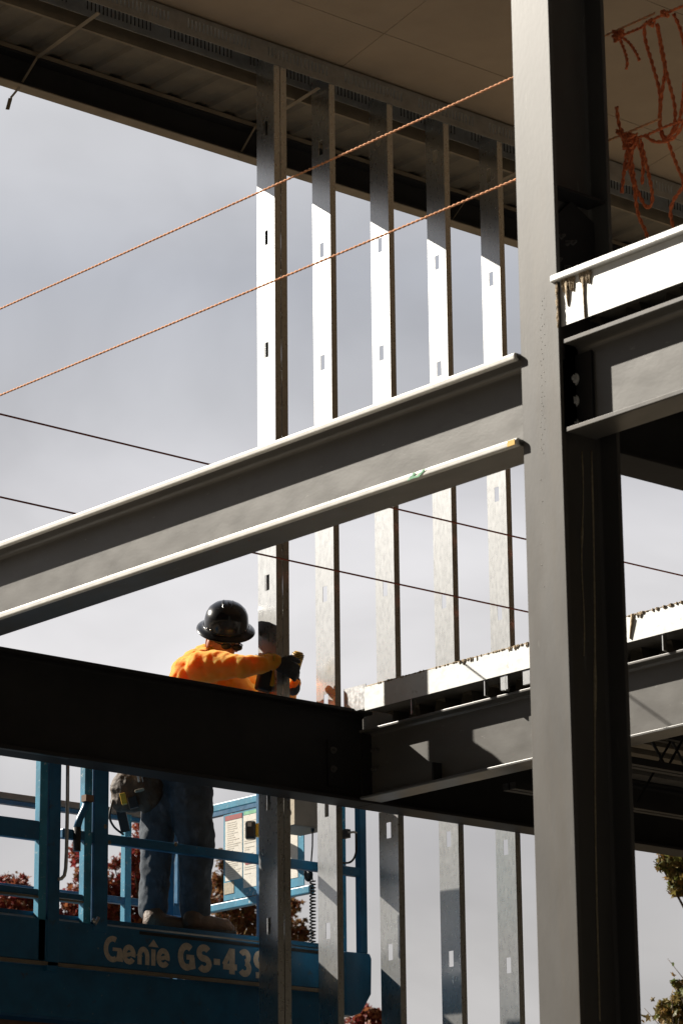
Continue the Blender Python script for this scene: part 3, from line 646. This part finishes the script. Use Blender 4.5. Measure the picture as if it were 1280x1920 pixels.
# head orientation: looks down to the right and toward the viewer's side
fd_=(SR*.52+TC*.85).normalized(); tilt=R(32)
hf=(fd_*math.cos(tilt)-ZZ*math.sin(tilt)).normalized(); hu=(ZZ*math.cos(tilt)+fd_*math.sin(tilt)).normalized(); hl=hu.cross(hf).normalized()
HM=Matrix((hf,hl,hu)).transposed()      # local x=forward y=left z=up
def H(x,y,z): return headc+HM@Vector((x,y,z))
b=MB()
b.cap([pel,pel.lerp(ch,.5)+TC*.0,ch,nb],[.13,.125,.13,.06]); b.cap([nb,headc+HM@Vector((-.02,0,-.05))],[.058,.06])
b.cap([shR,elR,wrR],[.055,.042,.03]); b.cap([shL,elL,wrL],[.055,.042,.03]); b.cap([shR,ch,shL],[.05,.1,.05])
b.cap([pel,hipA,knA,anA],[.11,.08,.055,.04]); b.cap([pel,hipB,knB,anB],[.11,.08,.055,.04])
b.ell(H(-.008,0,-.006),(.088,.072,.104),HM,20,14); b.ell(H(.035,0,-.065),(.058,.055,.058),HM); b.ell(H(.10,0,-.018),(.018,.012,.026),HM,10,8)
b.ell(H(.082,0,-.068),(.016,.026,.008),HM,10,8); b.ell(H(.080,0,-.082),(.015,.023,.008),HM,10,8); b.ell(H(.078,0,-.108),(.022,.026,.018),HM,10,8)
for sgn in (1,-1):
    b.ell(H(-.005,sgn*.080,-.015),(.022,.010,.034),HM,12,8); b.ell(H(.086,sgn*.03,.012),(.013,.014,.012),HM,10,8)
body=remeshed(b,'body',skin,wk,.0075,0,0,2)
# hair, visible at the nape and round the ears
hr=MB(); hr.ell(H(-.028,0,.004),(.082,.076,.094),HM,20,14); hr.ell(H(-.06,0,-.04),(.045,.06,.05),HM,14,10); hr.build('hair',hair,wk,smooth=True)
# ears drawn clear of the hair
er=MB()
for sgn in (1,-1):
    er.ell(H(-.004,sgn*.088,-.014),(.020,.008,.031),HM,12,8); er.tube([H(.008,sgn*.09,.010),H(-.008,sgn*.094,.018),H(-.022,sgn*.094,.004),H(-.018,sgn*.093,-.022),H(-.002,sgn*.09,-.040)],.005,6)
er.build('ear',skin,wk,smooth=True)
# wrap-round dark glasses
gl=MB()
for sgn in (1,-1):
    gl.ell(H(.094,sgn*.034,.010),(.010,.030,.019),HM,14,8); gl.tube([H(.088,sgn*.06,.014),H(.05,sgn*.084,.014),H(-.01,sgn*.088,.010)],.0035,6)
gl.tube([H(.104,-.01,.014),H(.106,0,.014),H(.104,.01,.014)],.004,6); gl.build('sunglasses',black,wk,smooth=True)
# hard hat: full brim
ht_t=(ZZ*.78+TC*.60+SR*.10).normalized(); hx=(SR-ht_t*SR.dot(ht_t)).normalized(); hy=ht_t.cross(hx)
QM=Matrix((hx,hy,ht_t)).transposed(); hc=W(424,1181,-12.44)+Vector((0,0,.01))+TC*.012
prof=[(.154,-.020),(.157,-.017),(.156,-.013),(.140,-.004),(.122,.006),(.119,.014),(.118,.04),(.112,.075),(.099,.102),(.076,.124),(.044,.139),(.012,.144),(.001,.1445)]
hat=MB().lathe(prof,QM,hc,40,1.0,1.08).lathe([(.154,-.020),(.136,-.010),(.115,.000),(.110,.03)],QM,hc,40,1.0,1.08).build('hard_hat',hatm,wk,smooth=True)
rg=MB()
for off in (-.028,0,.028):
    pts=[hc+QM@Vector((off*(1-abs(a)/110),.1*1.20*math.sin(R(a)),.147*math.cos(R(a))*(1 if abs(a)<89 else 1)-.002)) for a in range(-62,63,8)]
    rg.tube(pts,[.001]+[.006]*(len(pts)-2)+[.001],6)
rg.build('hat_ridges',hatm,hat,smooth=True)
bt=MB(); bt.tube([hc+QM@Vector((.121*math.cos(R(a)),.1305*math.sin(R(a)),.010)) for a in range(0,361,10)],.0035,6).build('hat_band',hatm,hat,smooth=True)
for a in (215,228,330): MB().ell(hc+QM@Vector((.120*math.cos(R(a)),.130*math.sin(R(a)),.020)),(.004,.004,.004),None,8,6).build('hat_rivet',chrome,hat,smooth=True)
# shirt
s=MB(); mid=W(355,1330,-12.64)
s.cap([pel+Vector((0,0,.05)),mid,ch,W(384,1250,-12.54)],[.155,.165,.15,.095])
s.cap([W(390,1310,-12.60),W(430,1296,-12.50),W(455,1318,-12.5)],[.14,.12,.11])
s.cap([W(352,1266,-12.54),W(370,1248,-12.50),W(380,1243,-12.54)],[.095,.090,.085])
s.cap([shR,shR.lerp(elR,.5)+Vector((0,0,.004)),elR,elR.lerp(wrR,.6),wrR],[.088,.078,.064,.052,.044]); s.cap([shL,elL,wrL],[.085,.060,.044]); s.cap([shR,ch,shL],[.082,.12,.06])
s.cap([W(345,1285,-12.55),W(352,1262,-12.5)],[.10,.09])
sh=remeshed(s,'shirt',shirt,wk,.008,.034,.075,3)
fo=MB(); random.seed(21)
def surf(px,py,x): return W(px,py,x)
for l,r in (([(455,1262),(466,1248),(474,1228)],.006),([(482,1255),(484,1240),(480,1227)],.006),([(495,1252),(499,1238),(496,1227)],.006),([(440,1255),(455,1240),(470,1230)],.005)):
    pts=[]
    for i,(x,y) in enumerate(l):
        t=(x-345)/165; pts.append(W(x,y,-12.365+.235*max(0,min(1,t))+(.0)))
    P=smoothline(pts,5); fo.tube(P,[r*(.25+.75*math.sin(math.pi*i/(len(P)-1))) for i in range(len(P))],8)
fo.tube([wrR+(SR*.0)+(ZZ*.04*math.cos(a)+TC*.04*math.sin(a)) for a in [i*math.pi/8 for i in range(17)]],.006,6)
fo.build('shirt_folds',shirt,sh,smooth=True)
# collar
MB().tube([nb+ZZ*.0+(SR*.075*math.cos(a)+TC*.075*math.sin(a))+hf*.0 for a in [i*math.pi/8 for i in range(17)]],.012,8).build('collar',shirt,sh,smooth=True)
# jeans
j=MB(); j.cap([pel,hipA,knA,knA.lerp(anA,.6),anA+Vector((0,0,.0))],[.135,.108,.088,.078,.078]); j.cap([pel,hipB,knB,knB.lerp(anB,.6),anB],[.135,.125,.098,.084,.084]); j.cap([pel+ZZ*.06,pel-ZZ*.08],[.14,.135])
remeshed(j,'jeans',jeans,wk,.009,.022,.06,4)
# boots
def bootm(an,heel,toe):
    m=MB(); d=(toe-heel).normalized(); up=ZZ; zf=2.352
    h=Vector((heel.x,heel.y,zf)); t=Vector((toe.x,toe.y,zf)); L=(t-h).length; d=(t-h).normalized()
    m.cap([an,h+d*.05+ZZ*.07],[.062,.055]); m.cap([h+d*.04+ZZ*.055,h+d*L*.5+ZZ*.052,h+d*(L-.055)+ZZ*.042],[.05,.047,.045]); m.ell(h+d*(L-.05)+ZZ*.034,(.055,.05,.034),None,14,8)
    o=remeshed(m,'boot',boot,wk,.006,.006,.03,3)
    q=Vector((-d.y,d.x,0)); ol=[(-.03,.0),(-.025,.035),(.04,.042),(L*.5,.038),(L*.72,.05),(L*.92,.042),(L+.004,.012),(L+.004,-.012),(L*.92,-.042),(L*.72,-.05),(L*.5,-.038),(.04,-.042),(-.025,-.035)]
    n=len(ol); vs=[h+d*(a+.01)+q*c+ZZ*z for z in (0,.022) for a,c in ol]
    MB().add(vs,[tuple(range(n)),tuple(range(2*n-1,n-1,-1))]+[(i,i+n,(i+1)%n+n,(i+1)%n) for i in range(n)]).build('boot_sole',sole,o,bevel=.003)
bootm(anA,W(272,1738,-12.74),W(355,1745,-12.66)); bootm(anB,W(346,1743,-12.62),W(438,1753,-12.56))
# gloves with five fingers each
def hand(wr,dirv,palmn,curl,L=.19,name='glove',spread=.012,thumb=1):
    d=Vector(dirv).normalized(); n=Vector(palmn); n=(n-d*n.dot(d)).normalized(); sd=d.cross(n)
    m=MB(); palm=wr+d*.055
    m.cap([wr-d*.03,wr+d*.01],[.038,.034]); m.ell(palm,(.052,.020,.044),Matrix((d,n,sd)).transposed(),16,10); m.ell(palm+d*.03,(.03,.019,.043),Matrix((d,n,sd)).transposed(),16,10)
    for i,(o,l) in enumerate(((-.033,.062),(-.011,.076),(.011,.080),(.032,.072))):
        p=palm+d*.045+sd*o; a=0; pts=[p-d*.02,p]; dd=d.copy()
        for k,f in enumerate((.45,.32,.23)):
            a+=curl[i]*(1,.95,.7)[k]; dd=(d*math.cos(a)+n*math.sin(a)); p=p+dd*l*f*1.15; pts.append(p)
        m.cap(pts,[.0125,.0125,.0118,.011,.0098],10)
    p=palm-d*.01+sd*thumb*.034; a1=(d*.55+sd*thumb*.7+n*.45).normalized(); a2=(d*.75+sd*thumb*.1+n*.75).normalized()
    m.cap([p,p+a1*.04,p+a1*.04+a2*.034,p+a1*.04+a2*.055],[.017,.0155,.014,.012],10)
    return remeshed(m,name,glove,wk,.0045,.003,.02,2)
hand(wrR,(W(548,1256,-12.09)-wrR),(W(560,1280,-12.3)-W(540,1245,-12.1)),(R(38),R(42),R(46),R(50)),thumb=1)
hand(wrL,(W(556,1246,-12.34)-wrL),(-SR*.8-TC*.2),(R(60),R(62),R(64),R(66)),thumb=-1)
# tool belt pouch
tp=MB(); tc_=W(246,1482,-12.80)
tp.ell(tc_,(.11,.07,.12),Matrix((SR,TC,ZZ)).transposed(),14,10); tp.ell(tc_+SR*.09+ZZ*.0,(.09,.08,.13),Matrix((SR,TC,ZZ)).transposed(),14,10); tp.ell(tc_-ZZ*.06-SR*.02,(.09,.06,.06),Matrix((SR,TC,ZZ)).transposed(),14,10)
pouch=remeshed(tp,'tool_pouch',leather,wk,.009,.02,.04,2)
MB().tube([pel+ZZ*.0+(SR*.15*math.cos(a)+TC*.15*math.sin(a)) for a in [i*math.pi/10 for i in range(21)]],.022,8).build('tool_belt',leather,wk,smooth=True)
for (px,py,dx,m_,s1,s2) in ((228,1443,.03,yellow,.05,.018),(232,1498,.06,yellow,.03,.06),(248,1440,.08,yellow,.022,.06),(222,1436,.03,black,.07,.03),(258,1452,.09,chrome,.012,.09),(266,1455,.09,chrome,.008,.07),(262,1482,.12,decalt,.05,.012),(250,1505,.06,black,.05,.06)):
    obox(W(px,py,-12.80+dx),SR,0,(ZZ+SR*-.25),s1,.03,s2,m_,'tool_in_pouch',pouch,.004)
# impact driver held at the stud
dv=thing('power_drill',W(530,1262,-12.35),'yellow and black cordless driver held at the first stud below his forearm','power drill')
pb_=W(497,1276,-12.25); pt_=W(557,1234,-12.33); 
obox(pb_,SR*.35+TC*.94,0,(ZZ*.95+SR*.2),.075,.085,.115,black,'battery',dv,.016)
obox(pb_+SR*.045+ZZ*.01,SR,0,(ZZ*.95+SR*.2),.022,.075,.10,yellow,'battery_trim',dv,.008)
MB().tube([pb_+SR*.05,W(522,1266,-12.345),W(540,1262,-12.35),W(553,1258,-12.35)],[.03,.026,.022,.02],12).build('handle',yellow,dv,smooth=True)
ax=(ZZ*.85+SR*.25+TC*.3).normalized()
MB().tube([pt_-ax*.10,pt_-ax*.095,pt_-ax*.0,pt_+ax*.02,pt_+ax*.035],[.018,.03,.033,.032,.022],16).build('motor_housing',yellow,dv,smooth=True)
for k in range(4): MB().tube([pt_+ax*(.002+.009*k),pt_+ax*(.006+.009*k)],[.0345-.003*k*(k>2)]*2,16).build('housing_rib',black,dv)

# ------------------------------------------------------------------ trees
def leafcloud(mb,c,r,n,size,rnd,sq=.8):
    for i in range(n):
        while True:
            v=Vector((rnd.uniform(-1,1),rnd.uniform(-1,1),rnd.uniform(-1,1)))
            if v.length<1: break
        v=v*(.55+.45*rnd.random()); p=Vector(c)+Vector((v.x*r,v.y*r,v.z*r*sq)); s=size*rnd.uniform(.6,1.25)
        a=Vector((rnd.gauss(0,1),rnd.gauss(0,1),rnd.gauss(0,1))).normalized(); b_=a.orthogonal().normalized(); w=a.cross(b_)
        # five pointed leaf, slightly folded
        ring=[]
        for k,(an,rr) in enumerate(((0,1),(36,.45),(72,.85),(108,.42),(150,.6),(180,.25),(210,.6),(252,.42),(288,.85),(324,.45))):
            ring.append(p+(b_*math.cos(R(an))+w*math.sin(R(an)))*s*rr*.6+a*s*.10*abs(math.sin(R(an))))
        mb.add([p]+ring,[(0,k+1,(k+1)%10+1) for k in range(10)])
def tree(base,H_,blobs,lm,label,seed,fill=26,leaf=.085,fillr=2.4,trunk_r=.13,group='autumn trees behind the lift'):
    rnd=random.Random(seed); base=Vector(base)
    t=thing('maple_tree',base,label,'tree',group)
    tr=MB(); top=base+Vector((rnd.uniform(-.3,.3),rnd.uniform(-.3,.3),H_*.93)); tp_=[base.lerp(top,i/8)+Vector((rnd.uniform(-.07,.07),rnd.uniform(-.07,.07),0))*(i>0) for i in range(9)]
    tr.tube(tp_,[trunk_r*(1-.85*i/8)+.012 for i in range(9)],9)
    cr=MB(); cl=[(Vector(c),r*1.55,int(n*3.6)) for c,r,n in blobs]
    for i in range(fill):
        a=rnd.uniform(0,6.283); hh=rnd.uniform(.32,.86); rad=fillr*(1.05-abs(hh-.5)*1.5)*rnd.uniform(.3,1)
        cl.append((base+Vector((math.cos(a)*rad,math.sin(a)*rad,H_*hh)),rnd.uniform(.4,.7),90))
    for c,r,n in cl:
        leafcloud(cr,c,r,n,leaf,rnd)
        k=max(0,min(1,((c.z-base.z)/H_-.25)/.75)); s0=base.lerp(top,max(.15,k*.8)); m_=s0.lerp(c,.5)+Vector((0,0,-.15*(c-s0).length*.4))
        L=(c-s0).length; tr.tube([s0,m_,c,c+Vector((rnd.uniform(-.1,.1),rnd.uniform(-.1,.1),r*.7))],[.010+.012*L,.008+.006*L,.006,.003],5)
        for q in range(3):
            v=Vector((rnd.gauss(0,1),rnd.gauss(0,1),rnd.gauss(0,.8))).normalized(); tr.tube([c-Vector((0,0,r*.2)),c+v*r*.9],[.006,.002],4)
    tr.build('trunk',bark,t,smooth=True); cr.build('crown',lm,t); return t
def B(l,d): return [(atd(x,y,d+dd),r,n) for x,y,r,n,dd in l]
D1=34
tree(Vector((atd(20,1700,D1).x,atd(20,1700,D1).y,GZ)),atd(20,1690,D1).z-GZ,
     B([(10,1705,.30,190,0),(50,1712,.26,150,.3),(78,1700,.12,36,0),(30,1672,.16,60,.2),(35,1655,.10,22,0),(5,1665,.16,60,.4),(5,1650,.06,10,0),(70,1735,.22,110,.2),(105,1745,.16,60,0),(20,1745,.32,200,0)],D1),leaf_r,'deep red maple at the far left behind the lift rails',1,60)
tree(Vector((atd(250,1750,D1).x,atd(250,1750,D1).y,GZ)),atd(250,1600,D1).z-GZ,
     B([(272,1548,.10,30,0),(262,1532,.05,8,0),(258,1580,.11,40,.2),(250,1612,.14,60,0),(262,1640,.16,80,.3),(214,1620,.07,14,0),(210,1660,.14,60,0),(255,1675,.22,130,.2),(215,1700,.18,90,0),(345,1655,.12,40,.2),(338,1630,.06,12,0),(340,1690,.20,90,0),
        (150,1605,.10,26,0),(140,1590,.05,8,0),(158,1640,.10,30,.2),(150,1680,.16,60,0),(136,1690,.10,24,.2),(125,1725,.18,90,0),(155,1735,.22,120,0),(180,1700,.2,90,.3),(230,1740,.26,160,0),(300,1720,.26,150,0)],D1),leaf_r,'tall red and orange maple behind the middle of the lift and the worker',2,70,fillr=2.0)
tree(Vector((atd(450,1800,D1+2).x,atd(450,1800,D1+2).y,GZ)),atd(450,1640,D1+2).z-GZ,
     B([(418,1620,.07,14,0),(414,1600,.04,6,0),(412,1655,.12,44,.2),(410,1690,.17,70,0),(430,1730,.2,90,.2),(460,1700,.16,60,0),(472,1680,.10,24,0),(470,1735,.16,50,.1),(545,1660,.10,24,0),(556,1640,.05,8,0),(545,1700,.12,34,.2),(552,1745,.15,54,0),(565,1755,.10,26,0),(440,1760,.26,120,0)],D1+2),leaf_o,'rusty orange maple seen below the decal board, right of the worker boots',3,60,fillr=2.0)
tree(Vector((atd(690,1990,D1).x,atd(690,1990,D1).y,GZ)),atd(690,1940,D1).z-GZ,
     B([(690,1905,.12,46,0),(672,1915,.08,20,0),(705,1902,.06,14,0),(690,1930,.2,90,0)],D1),leaf_r,'small dark red tree whose top just shows at the bottom beside the third stud',4,26,fillr=1.1)
tree(Vector((atd(1420,1800,24).x,atd(1420,1800,24).y,GZ)),atd(1400,1600,24).z-GZ,
     B([(1262,1603,.10,34,0),(1246,1612,.06,16,0),(1240,1626,.035,7,0),(1274,1630,.09,34,.1),(1260,1640,.06,16,0),(1272,1664,.07,26,0),(1285,1650,.12,50,0),(1290,1600,.14,60,0),(1262,1592,.05,12,0),
        (1252,1895,.08,30,0),(1240,1890,.04,8,0),(1270,1905,.12,60,0),(1276,1870,.06,18,0),(1270,1848,.035,7,0),(1262,1842,.02,3,0),(1285,1885,.12,50,0)],24),leaf_g,'green and bronze leafy tree at the right edge past the column',5,90,leaf=.07,fillr=1.3,group='autumn trees behind the lift')

# ------------------------------------------------------------------ light
w=bpy.data.worlds.new('World'); S.world=w; w.use_nodes=True; N=w.node_tree.nodes; L=w.node_tree.links
SUN=Vector((-2.05,-.95,1.5)).normalized(); el=math.asin(SUN.z)
bg=N['Background']; sky=N.new('ShaderNodeTexSky'); sky.sky_type='NISHITA'; sky.sun_disc=False; sky.sun_elevation=el; sky.sun_rotation=math.atan2(SUN.x,SUN.y)
tc=N.new('ShaderNodeTexCoord'); 
def math_(op,a,b=None,c=None):
    m=N.new('ShaderNodeMath'); m.operation=op
    for i,v in enumerate((a,b,c)):
        if v is None: continue
        if hasattr(v,'links'): L.new(v,m.inputs[i])
        else: m.inputs[i].default_value=v
    return m.outputs[0]
sep=N.new('ShaderNodeSeparateXYZ'); L.new(tc.outputs['Generated'],sep.inputs[0])
mp=N.new('ShaderNodeMapping'); mp.inputs['Scale'].default_value=(1,1,1.7); L.new(tc.outputs['Generated'],mp.inputs[0])
nz=N.new('ShaderNodeTexNoise'); nz.inputs['Scale'].default_value=6; nz.inputs['Detail'].default_value=5; nz.inputs['Roughness'].default_value=.5; nz.inputs['Distortion'].default_value=.6; L.new(mp.outputs[0],nz.inputs['Vector'])
cr=N.new('ShaderNodeValToRGB'); L.new(sep.outputs['Z'],cr.inputs[0]); e=cr.color_ramp.elements
# cloud deck brightness by elevation (sin of the angle)
stops=[(0,(.40,.39,.385)),(.14,(.53,.515,.51)),(.175,(.50,.49,.50)),(.20,(.60,.59,.60)),(.225,(.72,.705,.715)),(.262,(.67,.66,.675)),(.285,(.60,.595,.62)),(.31,(.51,.515,.545)),(.35,(.45,.465,.51)),(.385,(.55,.555,.585)),(.42,(.64,.64,.66)),(.6,(.42,.44,.5)),(1,(.35,.38,.45))]
e[0].position=stops[0][0]; e[0].color=(*stops[0][1],1); e[1].position=1; e[1].color=(*stops[-1][1],1)
for p_,c in stops[1:-1]: x=e.new(p_); x.color=(*c,1)
nv=math_('MULTIPLY_ADD',nz.outputs['Fac'],.9,.60)
dotn=N.new('ShaderNodeVectorMath'); dotn.operation='DOT_PRODUCT'; L.new(tc.outputs['Generated'],dotn.inputs[0]); dotn.inputs[1].default_value=tuple(Vector((-.9,.3,.3)).normalized())
fr=N.new('ShaderNodeMapRange'); fr.interpolation_type='SMOOTHSTEP'; L.new(dotn.outputs['Value'],fr.inputs[0]); fr.inputs['From Min'].default_value=.3; fr.inputs['From Max'].default_value=.85; fr.inputs['To Min'].default_value=.0; fr.inputs['To Max'].default_value=1
k_=math_('MULTIPLY',math_('MULTIPLY',nv,fr.outputs[0]),.56)
vm=N.new('ShaderNodeVectorMath'); vm.operation='SCALE'; L.new(cr.outputs[0],vm.inputs[0]); L.new(k_,vm.inputs['Scale'])
vs_=N.new('ShaderNodeVectorMath'); vs_.operation='SCALE'; L.new(sky.outputs[0],vs_.inputs[0]); vs_.inputs['Scale'].default_value=.0008
va=N.new('ShaderNodeVectorMath'); va.operation='ADD'; L.new(vm.outputs[0],va.inputs[0]); L.new(vs_.outputs[0],va.inputs[1])
L.new(va.outputs[0],bg.inputs[0]); bg.inputs[1].default_value=1
sl=bpy.data.lights.new('sun','SUN'); so=bpy.data.objects.new('sun',sl); COL.objects.link(so); sl.energy=5.0; sl.angle=R(.5); sl.color=(1,.93,.82)
so.rotation_euler=SUN.to_track_quat('Z','Y').to_euler(); so.location=(0,0,30)
S.view_settings.view_transform='Standard'; S.view_settings.look='None'; S.view_settings.exposure=.85; S.view_settings.gamma=1
for o in bpy.data.objects:
    if '_loc' in o: del o['_loc']
